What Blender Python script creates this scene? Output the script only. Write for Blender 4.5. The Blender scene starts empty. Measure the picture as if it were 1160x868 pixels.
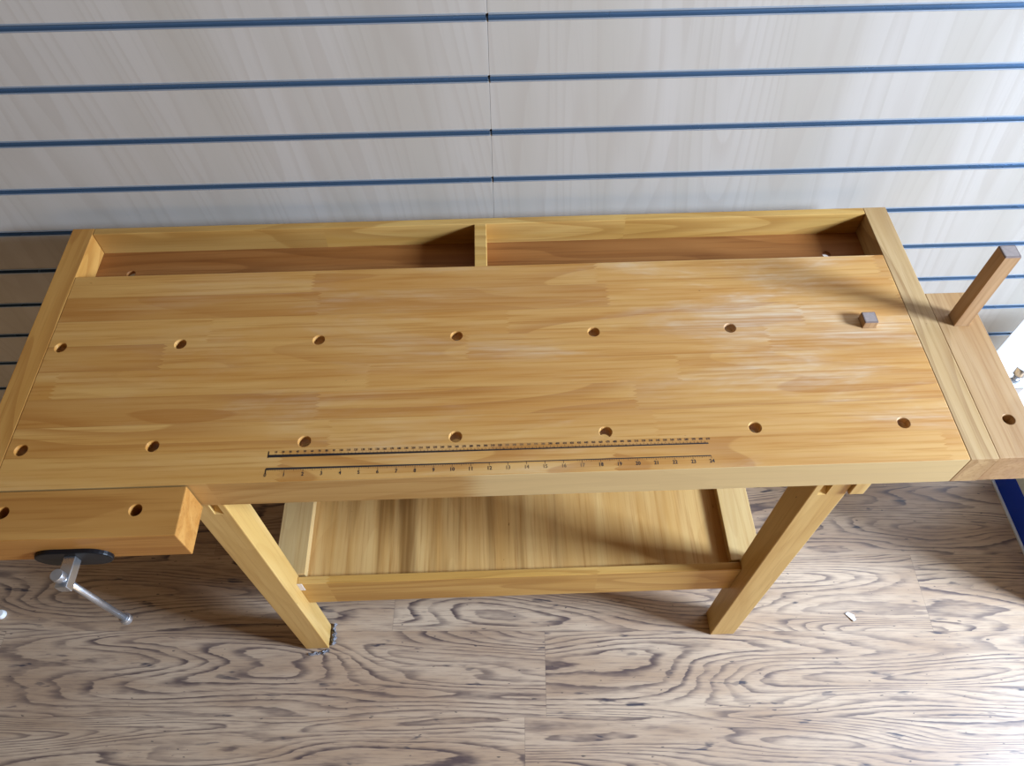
import bpy, bmesh, math, random
from mathutils import Vector, Matrix, Euler
random.seed(7)
SC = bpy.context.scene
COL = SC.collection
H = 0.81                      # bench height; bench drawings below use z = 0 at the bench top

# ------------------------------------------------------------------ node helpers
class G:
    def __init__(s, name):
        s.m = bpy.data.materials.new(name); s.m.use_nodes = True
        s.nt = s.m.node_tree; s.nt.nodes.clear()
        s.out = s.nt.nodes.new('ShaderNodeOutputMaterial')
        s.b = s.nt.nodes.new('ShaderNodeBsdfPrincipled')
        s.nt.links.new(s.b.outputs[0], s.out.inputs[0])
    def put(s, sock, v):
        if isinstance(v, bpy.types.NodeSocket): s.nt.links.new(v, sock)
        elif isinstance(v, (tuple, list)):
            sock.default_value = tuple(v) + ((1.0,) if len(v) == 3 and sock.type == 'RGBA' else ())
        else: sock.default_value = v
    def math(s, op, a, b=0.0, c=0.0, clamp=False):
        n = s.nt.nodes.new('ShaderNodeMath'); n.operation = op; n.use_clamp = clamp
        s.put(n.inputs[0], a); s.put(n.inputs[1], b); s.put(n.inputs[2], c); return n.outputs[0]
    def coord(s): return s.nt.nodes.new('ShaderNodeTexCoord').outputs['Object']
    def mapping(s, v, loc=(0,0,0), rot=(0,0,0), sc=(1,1,1)):
        n = s.nt.nodes.new('ShaderNodeMapping'); s.put(n.inputs[0], v)
        n.inputs[1].default_value = loc; n.inputs[2].default_value = rot; n.inputs[3].default_value = sc
        return n.outputs[0]
    def sep(s, v):
        n = s.nt.nodes.new('ShaderNodeSeparateXYZ'); s.put(n.inputs[0], v); return n.outputs
    def comb(s, x, y, z=0.0):
        n = s.nt.nodes.new('ShaderNodeCombineXYZ')
        s.put(n.inputs[0], x); s.put(n.inputs[1], y); s.put(n.inputs[2], z); return n.outputs[0]
    def noise(s, v, scale=1.0, detail=3.0, rough=.5, dist=0.0):
        n = s.nt.nodes.new('ShaderNodeTexNoise'); s.put(n.inputs['Vector'], v)
        n.inputs['Scale'].default_value = scale; n.inputs['Detail'].default_value = detail
        n.inputs['Roughness'].default_value = rough; n.inputs['Distortion'].default_value = dist
        return n.outputs[0]
    def white(s, v):
        n = s.nt.nodes.new('ShaderNodeTexWhiteNoise'); n.noise_dimensions = '3D'; s.put(n.inputs['Vector'], v)
        return n.outputs[0]
    def step(s, v, lo, hi, a=0.0, b=1.0):
        n = s.nt.nodes.new('ShaderNodeMapRange'); n.interpolation_type = 'SMOOTHSTEP'
        s.put(n.inputs[0], v); s.put(n.inputs[1], lo); s.put(n.inputs[2], hi); s.put(n.inputs[3], a); s.put(n.inputs[4], b)
        return n.outputs[0]
    def mix(s, f, a, b, mode='MIX'):
        n = s.nt.nodes.new('ShaderNodeMix'); n.data_type = 'RGBA'; n.blend_type = mode
        s.put(n.inputs[0], f); s.put(n.inputs[6], a); s.put(n.inputs[7], b); return n.outputs[2]
    def bump(s, h, strength=.1, dist=.001):
        n = s.nt.nodes.new('ShaderNodeBump'); s.put(n.inputs['Height'], h)
        n.inputs['Strength'].default_value = strength; n.inputs['Distance'].default_value = dist
        s.nt.links.new(n.outputs[0], s.b.inputs['Normal'])
    def done(s, col, rough=.5, metal=0.0, spec=.5):
        s.put(s.b.inputs['Base Color'], col); s.put(s.b.inputs['Roughness'], rough)
        s.put(s.b.inputs['Metallic'], metal); s.put(s.b.inputs['Specular IOR Level'], spec); return s.m

def plain(name, col, rough=.5, metal=0.0, spec=.5, var=.08, scale=40):
    g = G(name)
    n = g.noise(g.coord(), scale, 3)
    c = g.mix(n, tuple(x*(1-var) for x in col), tuple(min(1, x*(1+var)) for x in col))
    return g.done(c, g.step(n, .3, .7, rough*.9, rough*1.1), metal, spec)

def wood(name, base, dark, light, axis='X', stave=None, seam=0.0, ringk=9.0, ringamt=.55, rough=.42,
         wear_and_light=0.0, streak=0.0, tint=.5, spec=.2, pale=None):
    g = G(name)
    P = g.coord()
    if axis == 'Y': P = g.mapping(P, rot=(0, 0, math.radians(90)))
    if axis == 'Z': P = g.mapping(P, rot=(0, math.radians(90), 0))
    x, y, z = g.sep(P)[:3]
    r = None
    if stave:
        w, L = stave
        zig = g.math('PINGPONG', y, .0035)
        row = g.math('FLOOR', g.math('DIVIDE', y, w))
        rr = g.white(g.comb(row, 3.7, 1.3))
        xo = g.math('ADD', g.math('ADD', x, g.math('MULTIPLY', rr, L*3.1)), g.math('MULTIPLY', zig, 2.2))
        cl = g.math('FLOOR', g.math('DIVIDE', xo, L))
        r = g.white(g.comb(row, cl, 5.1)); r2 = g.white(g.comb(row, cl, 9.4))
        gx = g.math('ADD', x, g.math('MULTIPLY', r, 40.0)); gy = g.math('ADD', y, g.math('MULTIPLY', r2, 7.0))
    else:
        gx, gy = x, y
    fine = g.noise(g.comb(g.math('MULTIPLY', gx, 5.0), g.math('MULTIPLY', gy, 170.0), g.math('MULTIPLY', z, 170.0)), 1, 4, .6)
    mid = g.noise(g.comb(g.math('MULTIPLY', gx, 2.2), g.math('MULTIPLY', gy, 32.0), g.math('MULTIPLY', z, 32.0)), 1, 3, .55, .3)
    rg = g.noise(g.comb(g.math('MULTIPLY', gx, 1.3), g.math('MULTIPLY', gy, 9.0), g.math('MULTIPLY', z, 9.0)), 1, 1.5, .4, .2)
    fr = g.math('FRACT', g.math('MULTIPLY', rg, ringk))
    ring = g.math('MULTIPLY', g.step(fr, .35, .95), g.step(fr, 1.0, .95))
    c = g.mix(g.step(mid, .3, .72), base, light)
    if r is not None:
        c = g.mix(g.math('MULTIPLY', g.step(r, .35, 1.0), tint), c, light)
        c = g.mix(g.math('MULTIPLY', g.step(r2, .45, 1.0), tint), c, dark)
    amt = g.math('MULTIPLY', ring, ringamt)
    if r is not None: amt = g.math('MULTIPLY', amt, g.step(g.white(g.comb(row, cl, 2.2)), .2, .9))
    c = g.mix(amt, c, dark)
    c = g.mix(g.step(fine, .47, .75, 0, .62), c, dark)
    if streak:
        streak = g.step(g.math('ADD', y, 0.0), .26, -.05, streak*.12, streak)
        st = g.noise(g.comb(g.math('MULTIPLY', x, .8), g.math('MULTIPLY', y, 14.0), 4.0), 1, 4, .62)
        c = g.mix(g.math('MULTIPLY', g.step(st, .49, .68), streak), c, tuple(v*.48 for v in dark))
    if stave and seam:
        fy = g.math('FRACT', g.math('DIVIDE', y, w))
        e = g.math('MINIMUM', fy, g.math('SUBTRACT', 1.0, fy))
        c = g.mix(g.step(e, .035, .0, 0, seam), c, tuple(v*.6 for v in dark))
    if pale:                                            # the board is pieced from a darker and a paler length
        c = g.mix(g.step(g.math('ADD', x, g.math('MULTIPLY', g.math('PINGPONG', z, .004), 3.0)), pale[0], pale[0] + .045, 0, pale[1]), c, pale[2])
    # dents and pin marks
    sp = g.noise(g.comb(g.math('MULTIPLY', x, 60.0), g.math('MULTIPLY', y, 120.0), z), 1, 1)
    c = g.mix(g.step(sp, .80, .85, 0, .7), c, tuple(v*.35 for v in dark))
    ro = g.step(mid, .3, .7, rough*.88, rough*1.12)
    if wear_and_light:
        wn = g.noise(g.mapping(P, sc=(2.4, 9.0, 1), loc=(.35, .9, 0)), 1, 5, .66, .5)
        wf = g.math('MULTIPLY', g.step(wn, .47, .72, .12, 1.0), g.step(g.sep(P)[0], -.75, .55, wear_and_light*.12, wear_and_light))  # real worn patches, plus a rise along x painting in the window light
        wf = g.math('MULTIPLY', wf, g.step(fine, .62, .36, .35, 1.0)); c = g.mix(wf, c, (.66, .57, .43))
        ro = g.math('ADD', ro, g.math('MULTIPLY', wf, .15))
        # thin pale scratches
        sn = g.noise(g.mapping(P, rot=(0, 0, .5), sc=(5, 140, 1)), 1, 2, .5, .4)
        sk = g.noise(g.mapping(P, sc=(7, 9, 1), loc=(4, 2, 0)), 1, 2)
        c = g.mix(g.math('MULTIPLY', g.step(sn, .71, .76), g.step(sk, .56, .66, 0, .6)), c, (.75, .64, .48))
    g.bump(fine, .06, .0006)
    return g.done(c, ro, 0, spec)

# ------------------------------------------------------------------ mesh helpers
def box(bm, lo, hi, bev=0.0, mi=0):
    r = bmesh.ops.create_cube(bm, size=1.0)
    vs = r['verts']
    for v in vs:
        v.co = Vector([(lo[i] + hi[i]) / 2 + v.co[i] * (hi[i] - lo[i]) for i in range(3)])
    fs = {f for v in vs for f in v.link_faces}
    for f in fs: f.material_index = mi
    if bev:
        es = {e for v in vs for e in v.link_edges}
        rb = bmesh.ops.bevel(bm, geom=list(es), offset=bev, segments=2, profile=.5, affect='EDGES')
        for f in rb['faces']: f.material_index = mi
    return vs

def cyl(bm, p0, p1, r0, r1=None, seg=32, bev=0.0, mi=0):
    p0, p1 = Vector(p0), Vector(p1); d = p1 - p0
    r = bmesh.ops.create_cone(bm, cap_ends=True, segments=seg, radius1=r0, radius2=r0 if r1 is None else r1, depth=d.length)
    M = Matrix.Translation((p0 + p1) / 2) @ d.to_track_quat('Z', 'Y').to_matrix().to_4x4()
    bmesh.ops.transform(bm, matrix=M, verts=r['verts'])
    fs = {f for v in r['verts'] for f in v.link_faces}
    for f in fs:
        f.material_index = mi
        f.smooth = len(f.verts) == 4
    if bev:
        es = {e for f in fs if len(f.verts) > 4 for e in f.edges}
        rb = bmesh.ops.bevel(bm, geom=list(es), offset=bev, segments=2, profile=.5, affect='EDGES')
        for f in rb['faces']: f.smooth = True; f.material_index = mi

def prism(bm, pts, z0, z1, mi=0, bev=0.0):          # outline pts (x, y) swept z0..z1
    a = [bm.verts.new((p[0], p[1], z0)) for p in pts]
    b = [bm.verts.new((p[0], p[1], z1)) for p in pts]
    n = len(pts); fs = [bm.faces.new(list(reversed(a))), bm.faces.new(b)]
    for i in range(n): fs.append(bm.faces.new((a[i], a[(i+1) % n], b[(i+1) % n], b[i])))
    for f in fs: f.material_index = mi
    bmesh.ops.recalc_face_normals(bm, faces=fs)
    return a + b

def obj(name, bm, mats, parent=None, loc=(0, 0, 0), rot=(0, 0, 0)):
    me = bpy.data.meshes.new(name); bm.to_mesh(me); bm.free()
    for m in (mats if isinstance(mats, (list, tuple)) else [mats]): me.materials.append(m)
    o = bpy.data.objects.new(name, me); COL.objects.link(o)
    o.location = loc; o.rotation_euler = rot
    if parent: o.parent = parent
    return o

def cut(o, fill):                                      # real boolean holes, baked into the mesh
    bm = bmesh.new(); fill(bm)
    bmesh.ops.recalc_face_normals(bm, faces=bm.faces)
    c = obj('cutter', bm, o.data.materials[0])
    c.location = o.location
    md = o.modifiers.new('b', 'BOOLEAN'); md.object = c; md.operation = 'DIFFERENCE'; md.solver = 'EXACT'
    par = o.parent; o.parent = None
    bpy.context.view_layer.update()
    dg = bpy.context.evaluated_depsgraph_get()
    me = bpy.data.meshes.new_from_object(o.evaluated_get(dg))
    o.modifiers.clear(); old = o.data; o.data = me; me.name = old.name + '_cut'
    o.parent = par
    cm = c.data; bpy.data.objects.remove(c); bpy.data.meshes.remove(cm)

def empty(name, label, cat, loc, group=None):
    o = bpy.data.objects.new(name, None); COL.objects.link(o); o.location = loc
    o.empty_display_size = .05
    return tag(o, label, cat, group)
def tag(o, label, cat, group=None):
    o['label'] = label; o['category'] = cat
    if group: o['group'] = group
    return o
def structure(o): o['kind'] = 'structure'; return o

# ------------------------------------------------------------------ materials
HON = dict(base=(.465, .205, .038), dark=(.335, .120, .018), light=(.56, .300, .080))
M_top   = wood('bench_stave_wood', **HON, stave=(.0485, .46), seam=.13, wear_and_light=.66, tint=.40, rough=.48, spec=.2)
M_capL  = wood('bench_end_wood', (.45, .205, .042), (.33, .13, .024), (.53, .275, .07), axis='Y', rough=.45)
M_capR  = wood('bench_end_wood_pale', (.40, .235, .085), (.26, .13, .042), (.49, .32, .145), axis='Y', rough=.47, wear_and_light=.2)
M_rail  = wood('bench_rail_wood', (.49, .265, .062), (.35, .165, .036), (.58, .355, .11), stave=(.2, .52), tint=.35, rough=.45)
M_leg   = wood('bench_leg_wood', (.54, .325, .095), (.42, .22, .055), (.63, .42, .155), axis='Z', rough=.42, ringamt=.2)
M_apron = wood('bench_front_board_wood', (.42, .235, .07), (.33, .16, .04), (.50, .31, .11), stave=(.2, .62), tint=.4, rough=.42, ringamt=.35, pale=(-.04, .55, (.70, .55, .28)))
M_jaw   = wood('vise_jaw_wood', (.40, .175, .038), (.28, .105, .02), (.48, .24, .062), rough=.42, ringamt=.3)
M_jawR  = wood('tail_jaw_wood', (.37, .20, .075), (.25, .12, .04), (.44, .27, .12), axis='Y', rough=.46, ringamt=.25, wear_and_light=.2)
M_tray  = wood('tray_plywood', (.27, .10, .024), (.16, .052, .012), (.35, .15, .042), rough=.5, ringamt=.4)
M_shelf = wood('shelf_plywood', (.52, .285, .085), (.36, .155, .036), (.61, .38, .14), axis='Y', rough=.42, streak=.85, ringamt=.15)
M_side  = wood('shelf_side_wood', (.52, .33, .125), (.40, .22, .075), (.59, .41, .18), axis='Y', rough=.45, ringamt=.2)
M_dog   = wood('dog_wood', (.36, .20, .09), (.24, .12, .05), (.45, .28, .14), axis='Z', rough=.5, ringamt=.2)
M_end   = plain('dog_end_grain', (.27, .21, .18), .5, var=.25, scale=220)
M_rim   = plain('dog_end_rim', (.17, .12, .10), .55, var=.2, scale=200)
M_ink   = plain('ruler_ink', (.018, .012, .010), .6)
M_ink2  = plain('worn_ruler_ink', (.17, .095, .035), .6)
M_chalk = plain('white_smear', (.72, .68, .66), .7)
M_steel = plain('vise_steel', (.55, .57, .60), .32, .9, var=.12, scale=90)
M_block = plain('vise_block_paint', (.60, .63, .66), .30, .95, var=.06, scale=60)
M_black = plain('black_plate_paint', (.006, .0065, .008), .38, spec=.3)
M_alu   = plain('slat_insert_metal', (.17, .26, .37), .28, .65, var=.05, scale=8)
M_alu2  = plain('slat_insert_lip', (.36, .45, .56), .32, .6, var=.05, scale=8)
M_white = plain('white_wall_paint', (.93, .93, .93), .6, var=.02)
M_cab   = plain('stand_grey_laminate', (.55, .60, .57), .5, var=.03)
M_cabt  = plain('stand_white_laminate', (.86, .86, .86), .45, var=.02)
M_blue  = plain('stand_blue_kickboard', (.003, .036, .40), .45, spec=.2, var=.05)
M_edge  = plain('stand_edge_trim', (.55, .58, .60), .4, var=.05)
M_paper = plain('scrap_paper', (.85, .87, .86), .7, var=.05)
M_tape  = plain('crumpled_tape', (.42, .42, .45), .35, .2, var=.4, scale=120)

def floor_mat():
    g = G('laminate_floor')
    P = g.mapping(g.coord(), rot=(0, 0, math.radians(2.0)))
    x, y, z = g.sep(P)[:3]
    W = .181
    yy = g.math('ADD', y, 5 * W - .030)
    row = g.math('FLOOR', g.math('DIVIDE', yy, W))
    off = g.math('MULTIPLY', g.white(g.comb(row, 2.3, .7)), 1.2)
    xo = g.math('ADD', x, off); L = 1.22
    cl = g.math('FLOOR', g.math('DIVIDE', xo, L))
    r = g.white(g.comb(row, cl, 3.3)); r2 = g.white(g.comb(row, cl, 8.1))
    gx = g.math('ADD', x, g.math('MULTIPLY', r, 31.0)); gy = g.math('ADD', y, g.math('MULTIPLY', r2, 13.0))
    wob = g.noise(g.comb(g.math('MULTIPLY', gx, 9.0), g.math('MULTIPLY', gy, 60.0)), 1, 3, .6)
    n = g.noise(g.comb(g.math('MULTIPLY', gx, 1.15), g.math('MULTIPLY', gy, 9.0), 0.0), 1, 1.2, .4, .22)
    n = g.math('ADD', n, g.math('MULTIPLY', wob, .030))
    ph = g.math('MULTIPLY', n, 29.0)
    fr = g.math('FRACT', ph)
    line = g.math('MULTIPLY', g.step(fr, .42, .90), g.step(fr, 1.0, .91))
    lr = g.white(g.comb(g.math('FLOOR', ph), row, 4.0))
    fine = g.noise(g.comb(g.math('MULTIPLY', gx, 16.0), g.math('MULTIPLY', gy, 260.0), 0.0), 1, 3, .65)
    big = g.noise(g.comb(g.math('MULTIPLY', gx, 3.0), g.math('MULTIPLY', gy, 16.0), 3.0), 1, 3, .5)
    brk = g.noise(g.comb(g.math('MULTIPLY', gx, 13.0), g.math('MULTIPLY', gy, 45.0), 9.0), 1, 2, .6)
    c = g.mix(g.step(big, .3, .72), (.41, .275, .170), (.57, .425, .290))
    c = g.mix(g.math('MULTIPLY', g.step(r, .2, 1.0), .22), c, (.30, .195, .13))
    c = g.mix(g.step(fine, .45, .74, 0, .60), c, (.17, .112, .085))
    la = g.math('MULTIPLY', g.step(brk, .28, .58, .25, 1.0), g.math('ADD', .45, g.math('MULTIPLY', lr, .55)))
    c = g.mix(g.math('MULTIPLY', line, la), c, (.085, .056, .052))
    dk = g.noise(g.comb(g.math('MULTIPLY', gx, 9.5), g.math('MULTIPLY', gy, 46.0), 7.0), 1, 3, .6, .2)
    c = g.mix(g.math('MULTIPLY', g.step(dk, .635, .70, 0, .94), g.step(line, .0, .5, .55, 1.0)), c, (.040, .036, .048))
    dk2 = g.noise(g.comb(g.math('MULTIPLY', gx, 55.0), g.math('MULTIPLY', gy, 150.0), 1.0), 1, 1, .5)
    c = g.mix(g.step(dk2, .73, .78, 0, .8), c, (.05, .040, .042))
    fy = g.math('FRACT', g.math('DIVIDE', yy, W)); ey = g.math('MULTIPLY', g.math('MINIMUM', fy, g.math('SUBTRACT', 1.0, fy)), W)
    fx = g.math('FRACT', g.math('DIVIDE', xo, L)); ex = g.math('MULTIPLY', g.math('MINIMUM', fx, g.math('SUBTRACT', 1.0, fx)), L)
    c = g.mix(g.step(g.math('MINIMUM', ex, ey), .0012, .0003, 0, .28), c, (.08, .055, .045))
    g.bump(g.math('ADD', fine, g.math('MULTIPLY', line, -.5)), .05, .0006)
    return g.done(c, g.step(fine, .3, .7, .36, .46), 0, .55)

def wall_mat():
    g = G('slatwall_maple_laminate')
    P = g.coord(); x, y, z = g.sep(P)[:3]
    sl = g.math('FLOOR', g.math('MULTIPLY', g.math('SUBTRACT', x, .0154), .83))
    gx = g.math('ADD', x, g.math('MULTIPLY', sl, 7.7)); gx = g.math('ADD', gx, g.math('MULTIPLY', z, .10))
    n = g.noise(g.comb(g.math('MULTIPLY', gx, 6.5), 0.0, g.math('MULTIPLY', z, .42)), 1, 1.5, .4, .06)
    fr = g.math('FRACT', g.math('MULTIPLY', n, 20.0))
    line = g.math('MULTIPLY', g.step(fr, .45, .92), g.step(fr, 1.0, .92))
    fine = g.noise(g.comb(g.math('MULTIPLY', gx, 210.0), 0.0, g.math('MULTIPLY', z, 6.0)), 1, 3, .6)
    big = g.noise(g.comb(g.math('MULTIPLY', gx, 9.0), 0.0, g.math('MULTIPLY', z, 1.2)), 1, 2, .5)
    c = g.mix(g.step(big, .3, .7), (.425, .385, .325), (.475, .437, .385))
    c = g.mix(g.math('MULTIPLY', line, .38), c, (.385, .335, .28))
    c = g.mix(g.step(fine, .5, .8, 0, .25), c, (.36, .31, .26))
    return g.done(c, .5, 0, .4)

M_floor = floor_mat(); M_wall = wall_mat()

# ------------------------------------------------------------------ the setting
bm = bmesh.new(); box(bm, (-3.2, -3.2, -.03), (3.2, .60, 0))
structure(obj('floor', bm, M_floor))

YW = .5552; G0 = H + .3273; GS = .0968; GH = .0105; JX = .0154
wx0, wx1 = -2.6, 1.186
ks = [k for k in range(-14, 12) if .02 < G0 - k*GS < 2.5]
zs = sorted(G0 - k*GS for k in ks)
bm = bmesh.new()
for (a, b) in ((wx0, JX - .0002), (JX + .0002, wx1)):
    lo = 0.0
    for zc in zs + [2.55]:
        hi = zc - GH/2 if zc < 2.55 else 2.55
        box(bm, (a, YW, lo), (b, YW + .020, hi), .0003)
        lo = zc + GH/2
box(bm, (wx0, YW + .020, 0), (wx1, YW + .045, 2.55))
wall = structure(obj('wall_back', bm, M_wall))
for zc in zs:                                           # one channel per groove and panel
    for (a, b) in ((wx0, JX - .0022), (JX + .0014, wx1)):
        bm = bmesh.new()
        t = .0011; h = GH/2
        box(bm, (a, YW + .0080, zc - h), (b, YW + .0095, zc + h), 0, 0)
        box(bm, (a, YW - .0002, zc - h), (b, YW + .0080, zc - h + t), 0, 0)
        box(bm, (a, YW - .0002, zc + h - t), (b, YW + .0080, zc + h), 0, 0)
        box(bm, (a, YW - .0010, zc - h - .0012), (b, YW - .0001, zc - h + t), .0003, 1)
        box(bm, (a, YW - .0010, zc + h - t), (b, YW - .0001, zc + h + .0012), .0003, 1)
        obj('slat_insert', bm, [M_alu, M_alu2], wall)
bm = bmesh.new(); box(bm, (wx1 + .0005, YW - .0005, 0), (3.2, YW + .045, 2.55), .0005)
structure(obj('wall_right', bm, M_white))

# ------------------------------------------------------------------ workbench
bench = empty('workbench', 'long honey-coloured wooden workbench with tool trays, ruler scale and lower shelf', 'workbench', (0, 0, H))
bench.location = (0, 0, H)
XL, XL2, XR, XR2 = -.7071, -.670, .6980, .6583
D, YT, TW, TH, ZT = .4992, .3865, .0146, .065, .0451
HX = [-.4687 + i*.2109 for i in range(6)]
def hole(bm, x, y, z0=.001, depth=.09, r=.0086):
    cyl(bm, (x, y, z0 - depth), (x, y, z0), r, seg=36)
def chamfer(bm, x, y, r=.0086):
    cyl(bm, (x, y, -.0012), (x, y, .0006), r - .0002, r + .0016, seg=36)

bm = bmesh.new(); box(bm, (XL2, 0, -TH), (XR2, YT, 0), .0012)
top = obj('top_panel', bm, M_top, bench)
top.parent = None
def f(bm):
    box(bm, (-.640, .034, -.08), (.630, .362, -.021))
    box(bm, (XR2 - .10, .05, -.08), (XR2 - .105, .06, -.03))
pts = [(x, .0621) for x in HX] + [(x, .2416) for x in HX[:5]] + [(-.6503, .0621), (-.6503, .2416)]
cut(top, lambda bm: box(bm, (-.672 + .012, .034, -.08), (.645, .362, -.021)))
cut(top, lambda bm: [hole(bm, *p) for p in pts])
cut(top, lambda bm: [chamfer(bm, *p) for p in pts])
DX, DY = .5885, .2440
cut(top, lambda bm: box(bm, (DX - .0111, DY - .0111, -.05), (DX + .0111, DY + .0111, .01)))
top.data.materials.append(M_apron)
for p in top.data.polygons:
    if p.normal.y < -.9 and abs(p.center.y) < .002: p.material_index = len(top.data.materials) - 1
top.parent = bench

for (a, b, m) in ((XL, XL2 - .0004, M_capL), (XR2 + .0004, XR, M_capR)):
    bm = bmesh.new(); box(bm, (a, 0, -TH), (b, D, 0), .0007)
    obj('end_cap', bm, m, bench)
bm = bmesh.new(); box(bm, (XL2, D - TW, -TH), (XR2, D, 0), .0012)
obj('back_rail', bm, M_rail, bench)
bm = bmesh.new(); box(bm, (XL2, YT, -ZT - .008), (XR2, D - TW, -ZT))
tray = obj('tray_floor', bm, M_tray, bench); tray.parent = None
cut(tray, lambda bm: [cyl(bm, (x, .4335, -.09), (x, .4335, 0), .0075) for x in (-.6105, .5922)])
tray.parent = bench
bm = bmesh.new(); box(bm, (-.0187, YT, -ZT), (.0018, D - TW, -.0003), .001)
obj('tray_divider', bm, M_rail, bench)

LX = ((-.4337, -.3824), (.4718, .5251))
for i, (a, b) in enumerate(LX):
    for back in (0, 1):
        y0, y1 = (.0053, .0564) if not back else (.395, .446)
        bm = bmesh.new(); box(bm, (a, y0, -H), (b, y1, -TH), .0018)
        leg = obj('leg', bm, M_leg, bench)
        if not back:
            leg.parent = None
            s0 = -.4058 if i == 0 else .4957 - .0135
            def notch(bm):
                vs = box(bm, (s0, y0 - .002, -.1085), (s0 + .0135, y0 + .036, -.050))
                for v in vs:
                    if v.co.y > y0 + .02 and v.co.z < -.08: v.co.z = -.058
            cut(leg, notch)
            leg.parent = bench
    # bearer under the top, on the outer side of each pair of legs
    bm = bmesh.new()
    ox = (a - .022, a) if i == 0 else (b, b + .022)
    box(bm, (ox[0], .0005, -.0985), (ox[1], .46, -TH), .0012)
    obj('bearer', bm, M_leg, bench)
    sx = (-.430, -.3695) if i == 0 else (.4547, .5155)
    bm = bmesh.new(); box(bm, (sx[0], .0565, -.545), (sx[1], .395, -.491), .0012)
    obj('shelf_side_rail', bm, M_side, bench)
ZS = .4913
bm = bmesh.new(); box(bm, (-.3824, .0372, -.597), (.4718, .0526, -ZS), .0012)
obj('front_stretcher', bm, M_rail, bench)
bm = bmesh.new(); box(bm, (-.3824, .400, -.597), (.4718, .4154, -ZS), .0012)
obj('back_stretcher', bm, M_rail, bench)
bm = bmesh.new(); box(bm, (-.3695, .0526, -ZS - .031), (.4547, .400, -ZS - .021))
obj('shelf_panel', bm, M_shelf, bench)
bm = bmesh.new()
box(bm, (-.3822, .0364, -.523), (-.3728, .0373, -.4896), .0003)
bm.verts.ensure_lookup_table()
o = obj('tape_patch', bm, M_chalk, bench); o['label'] = 'white smear of tape at the left end of the stretcher'

# printed ruler scale -------------------------------------------------
bm = bmesh.new(); ZI = .00015
def quad(x0, y0, x1, y1, mi=0):
    vs = [bm.verts.new(v) for v in ((x0, y0, ZI), (x1, y0, ZI), (x1, y1, ZI), (x0, y1, ZI))]
    bm.faces.new(vs).material_index = mi
def poly(pts, mi=0):
    bm.faces.new([bm.verts.new((p[0], p[1], ZI)) for p in pts]).material_index = mi
def text(s, cx, cy, size, mi=0, sx=1.0):
    cu = bpy.data.curves.new('t', 'FONT'); cu.body = s; cu.size = size; cu.align_x = 'CENTER'; cu.align_y = 'CENTER'; cu.resolution_u = 2
    cu.offset = size*.026
    to = bpy.data.objects.new('t', cu); COL.objects.link(to)
    bpy.context.view_layer.update()
    me = bpy.data.meshes.new_from_object(to.evaluated_get(bpy.context.evaluated_depsgraph_get()))
    vm = [bm.verts.new((v.co.x*sx + cx, v.co.y + cy, ZI)) for v in me.vertices]
    for p in me.polygons:
        try: bm.faces.new([vm[i] for i in p.vertices]).material_index = mi
        except ValueError: pass
    bpy.data.objects.remove(to); bpy.data.curves.remove(cu); bpy.data.meshes.remove(me)
IN = .3048; Y1, Y2 = .0385, .0192
def thick(x): return .0019 + .0026 * max(0, min(1, (.02 - x) / .34))
N = 24
for yb, sg in ((Y1, 1), (Y2, -1)):
    xs = [-IN + 2*IN*i/N for i in range(N + 1)]
    for i in range(N):
        a, b = xs[i], xs[i+1]; k = .75 if sg < 0 else 1
        poly([(a, yb - .0007), (b, yb - .0007), (b, yb - .0007 + thick(b)*k), (a, yb - .0007 + thick(a)*k)])
for i in range(611):
    x = -IN + i*.001
    if x > IN: break
    hh = .0046 if i % 10 == 0 else (.0036 if i % 5 == 0 else .0024)
    if i % 10 == 0 or i % 5 == 0 or i % 2 == 0: quad(x - .00022, Y1, x + .00022, Y1 + hh)
for i in range(24*8 + 1):
    x = -IN + i*.0254/8
    hh = .0046 if i % 8 == 0 else (.0032 if i % 4 == 0 else .0020)
    if -.02 < x < .12 and i % 8: continue
    quad(x - .00025, Y2 - hh, x + .00025, Y2)
for i in range(0, 611, 10): text(str(i), -IN + i*.001, Y1 + .0075, .0046, 1 if 330 <= i <= 380 else 0, .8)
for i in range(25): text(str(i), -IN + i*.0254, Y2 - .0085, .0078, 1 if 13 <= i <= 17 else 0, .9)
quad(-IN - .0008, Y1 - .001, -IN + .0008, Y1 + .008); quad(-IN - .0008, Y2 - .006, -IN + .0008, Y2 + .001)
obj('ruler_scale', bm, [M_ink, M_ink2], bench)

# front vise (left) ----------------------------------------------------
VX = -.562
bm = bmesh.new(); box(bm, (-.735, -.0725, -TH), (-.4075, -.0016, -.0006), .0016)
jaw = obj('front_vise_jaw', bm, M_jaw, bench); jaw.parent = None
jp = [(-.4685, -.0345), (-.6435, -.0325)]
cut(jaw, lambda bm: [hole(bm, *p) for p in jp]); cut(jaw, lambda bm: [chamfer(bm, *p, r=.0088) for p in jp])
jaw.parent = bench
def stadium(w, h, n=14):
    r = h/2; pts = []
    for i in range(n + 1):
        a = -math.pi/2 + math.pi*i/n; pts.append((w/2 - r*1.35 + r*1.35*math.cos(a), r*math.sin(a)))
    for i in range(n + 1):
        a = math.pi/2 + math.pi*i/n; pts.append((-w/2 + r*1.35 + r*1.35*math.cos(a), r*math.sin(a)))
    return pts
bm = bmesh.new()
prism(bm, stadium(.103, .043), 0, .006)
es = [e for e in bm.edges if all(abs(v.co.z - .006) < 1e-6 for v in e.verts)]
bmesh.ops.bevel(bm, geom=es, offset=.002, segments=2, profile=.5, affect='EDGES')
bmesh.ops.transform(bm, matrix=Matrix.Translation((VX, -.0725, -.0545)) @ Matrix.Rotation(math.pi/2, 4, 'X'), verts=bm.verts)
obj('cover_plate', bm, M_black, jaw)
bz = -.0515
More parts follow.
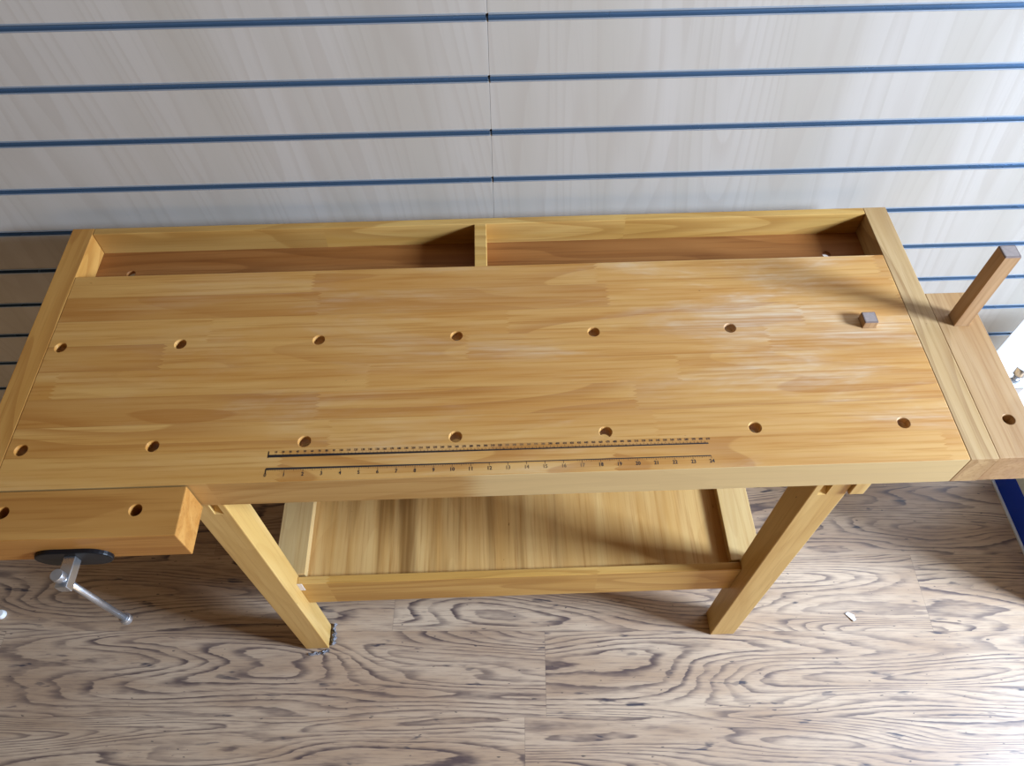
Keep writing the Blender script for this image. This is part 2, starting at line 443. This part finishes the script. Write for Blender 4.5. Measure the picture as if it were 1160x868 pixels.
bm = bmesh.new(); box(bm, (VX - .0080, -.1210, bz - .0085), (VX + .0080, -.0780, bz + .0085), .0010)
obj('screw_block', bm, M_block, jaw)
bm = bmesh.new(); cyl(bm, (VX + .0115, -.110, -.212), (VX, -.110, bz + .024), .0048)
rod = obj('handle_rod', bm, M_steel, jaw)
for z0, z1 in ((-.216, -.205), (bz + .013, bz + .025)):
    bm = bmesh.new(); vx = VX + (.0115 if z0 < -.1 else 0); cyl(bm, (vx, -.110, z0), (vx, -.110, z1), .0082, seg=24, bev=.0007)
    obj('handle_cap', bm, M_steel, jaw)

# tail vise (right) ----------------------------------------------------
bm = bmesh.new(); box(bm, (.6986, .0008, -TH), (.7670, .3000, -.0003), .0009)
tj = obj('tail_vise_jaw', bm, M_jawR, bench); tj.parent = None
PX, PY = .7318, .2440
cut(tj, lambda bm: hole(bm, .7361, .0624)); cut(tj, lambda bm: chamfer(bm, .7361, .0624))
cut(tj, lambda bm: box(bm, (PX - .0122, PY - .0122, -.08), (PX + .0122, PY + .0122, .01)))
tj.parent = bench
bm = bmesh.new()
prism(bm, stadium(.103, .043), 0, .006)
bmesh.ops.transform(bm, matrix=Matrix.Translation((.7670, .150, -.0620)) @ Matrix.Rotation(math.pi/2, 4, 'Z') @ Matrix.Rotation(math.pi/2, 4, 'X'), verts=bm.verts)
obj('cover_plate', bm, M_black, tj)
bm = bmesh.new(); box(bm, (.773, .1395, bz - .0125), (.813, .1605, bz + .0125), .0014)
obj('screw_block', bm, M_block, tj)
ra, rb = Vector((.800, .150, -.058)), Vector((.8125, .1640, -.0280))
dr = (rb - ra).normalized()
bm = bmesh.new(); cyl(bm, ra - dr*.15, ra + dr*.036, .0048)
obj('handle_rod', bm, M_steel, tj)
for s0, s1 in ((-.155, -.144), (.026, .038)):
    bm = bmesh.new(); cyl(bm, ra + dr*s0, ra + dr*s1, .0082, seg=24, bev=.0007)
    obj('handle_cap', bm, M_steel, tj)

# ------------------------------------------------------------------ bench dogs: loose pegs standing in the bench
def dog(name, cx, cy, half, z0, z1, label, rotz=0.0):
    bm = bmesh.new()
    h = half; c = half*.16
    prism(bm, [(-h, -h), (h, -h), (h, h), (-h, h)], z0, z1 - c, 0)
    topf = [f for f in bm.faces if all(abs(v.co.z - (z1 - c)) < 1e-6 for v in f.verts)]
    bmesh.ops.bevel(bm, geom=[e for e in bm.edges if abs(e.verts[0].co.z - e.verts[1].co.z) > .001], offset=.0007, segments=1, affect='EDGES')
    topf = [f for f in bm.faces if all(abs(v.co.z - (z1 - c)) < 1e-6 for v in f.verts)]
    r = bmesh.ops.extrude_face_region(bm, geom=topf)
    vs = [v for v in r['geom'] if isinstance(v, bmesh.types.BMVert)]
    bmesh.ops.delete(bm, geom=topf, context='FACES_ONLY')
    for v in vs: v.co.z = z1; v.co.x *= .93; v.co.y *= .93
    nf = [f for f in bm.faces if all(abs(v.co.z - z1) < 1e-6 for v in f.verts)]
    for f in bm.faces:
        if all(v.co.z > z1 - c - 1e-6 for v in f.verts): f.material_index = 2
    ins = bmesh.ops.inset_region(bm, faces=nf, thickness=h*.14, depth=0)
    for f in nf: f.material_index = 1
    bmesh.ops.recalc_face_normals(bm, faces=bm.faces)
    o = obj(name, bm, [M_dog, M_end, M_rim], None, (cx, cy, H), (0, 0, rotz))
    return tag(o, label, 'bench dog')
dog('bench_dog', DX, DY, .0106, -.040, .0135, 'short square wooden bench dog barely rising out of the bench top')
dog('bench_dog', PX, PY, .0118, -.062, .1500, 'long square wooden bench dog standing tall in the right vise jaw')

# ------------------------------------------------------------------ stand right of the bench, its unseen body shaped to shade the floor
cab = empty('display_stand', 'pale grey display stand with a blue kickboard on the floor right of the bench', 'display stand', (1.258, .03, 0))
cw, cd, ch = .12, .38, .60
bm = bmesh.new(); box(bm, (0, 0, .078), (cw, cd, ch - .018), .001); obj('body', bm, M_cab, cab)
bm = bmesh.new(); box(bm, (-.001, -.001, .006), (cw + .001, cd, .078), .001); obj('kickboard', bm, M_blue, cab)
bm = bmesh.new(); box(bm, (-.006, -.006, 0), (cw + .002, cd, .006), .001); obj('edge_trim', bm, M_edge, cab)
bm = bmesh.new(); box(bm, (-.006, -.006, ch - .018), (cw + .006, cd, ch), .002); obj('stand_top', bm, M_cabt, cab)

# ------------------------------------------------------------------ litter on the floor
bm = bmesh.new()
prism(bm, [(-.010, .007), (-.003, .010), (.008, .003), (.010, -.008), (.004, -.011), (-.002, -.003)], 0, .003)
for v in bm.verts: v.co.z += .003*math.sin(v.co.x*260)*.4 + .0015
mn = min(v.co.z for v in bm.verts)
for v in bm.verts: v.co.z -= mn
tag(obj('paper_scrap', bm, M_paper, None, (.7972, .0343, .0)), 'tiny white paper scrap lying on the bright floor right of the bench', 'paper scrap')
def crumple(name, loc, w, l, n, hgt, seed, label):     # a creased ribbon, one sheet with thickness
    bm = bmesh.new(); rnd = random.Random(seed); grid = []
    for i in range(n + 1):
        cx = rnd.uniform(-.3, .3)*w
        row = []
        for j in range(6):
            t = j/5 - .5
            row.append(bm.verts.new((cx + t*w*rnd.uniform(.5, 1.2), (i/n - .5)*l + rnd.uniform(-.3, .3)*l/n, rnd.uniform(0, hgt)*(1 if 0 < j < 5 else .3))))
        grid.append(row)
    fs = [bm.faces.new((grid[i][j], grid[i][j+1], grid[i+1][j+1], grid[i+1][j])) for i in range(n) for j in range(5)]
    bmesh.ops.solidify(bm, geom=fs, thickness=.0006)
    mn = min(v.co.z for v in bm.verts)
    for v in bm.verts: v.co.z -= mn
    return tag(obj(name, bm, M_tape, None, loc), label, 'litter')
crumple('crumpled_tape', (-.3745, .034, 0), .010, .046, 9, .012, 3,
        'crumpled grey tape stuck along the right side of the left front leg foot')
o = crumple('dust_clump', (-.4030, -.0040, 0), .007, .046, 9, .006, 5,
        'grey dust clump in front of the left front leg foot')
o.rotation_euler = (0, 0, math.radians(98))
bm = bmesh.new(); cyl(bm, (0, 0, 0), (0, 0, .012), .011, .009, bev=.002)
tag(obj('white_cap', bm, M_paper, None, (-1.141, .106, 0)), 'small white round piece on the floor at the far left edge', 'cap')

# ------------------------------------------------------------------ camera
cam = bpy.data.cameras.new('camera'); co = bpy.data.objects.new('camera', cam); COL.objects.link(co)
rt = Vector((0.99944001, -0.03299277, -0.00558044)); up = Vector((0.03031596, 0.82221851, 0.56836403)); fw = Vector((0.01416356, 0.56821493, -0.82275828))
Mx = Matrix((( rt.x, up.x, -fw.x), (rt.y, up.y, -fw.y), (rt.z, up.z, -fw.z))).to_4x4()
Mx.translation = Vector((.0196, -.4798, .9126 + H))
co.matrix_world = Mx
cam.sensor_fit = 'HORIZONTAL'; cam.sensor_width = 36; cam.lens = 855.75 * 36 / 1160; cam.clip_start = .02
SC.camera = co

# ------------------------------------------------------------------ light
w = bpy.data.worlds.new('room'); SC.world = w; w.use_nodes = True
bg = w.node_tree.nodes['Background']; bg.inputs[0].default_value = (1.0, .66, .35, 1); bg.inputs[1].default_value = .13
def area(name, loc, target, sx, sy, power, col):
    l = bpy.data.lights.new(name, 'AREA'); l.shape = 'RECTANGLE'; l.size = sx; l.size_y = sy; l.energy = power; l.color = col
    o = bpy.data.objects.new(name, l); COL.objects.link(o); o.location = loc
    o.rotation_euler = (Vector(target) - Vector(loc)).to_track_quat('-Z', 'Y').to_euler(); return o
area('window_daylight', (2.80, -.66, H + 1.08), (.2, -.3, H), .62, .52, 262, (.66, .84, 1.12))
area('warm_front_fill', (1.5, -3.3, H + .25), (.3, .4, H - .2), 2.4, 1.3, 30, (1.0, .75, .48))  # warm fill added behind the camera to brighten the front faces

SC.view_settings.view_transform = 'Standard'; SC.view_settings.look = 'None'
SC.view_settings.exposure = 0.0; SC.view_settings.gamma = 1.0; SC.view_settings.use_curve_mapping = False
SC.cycles.use_denoising = True
SC.cycles.max_bounces = 8; SC.cycles.diffuse_bounces = 4
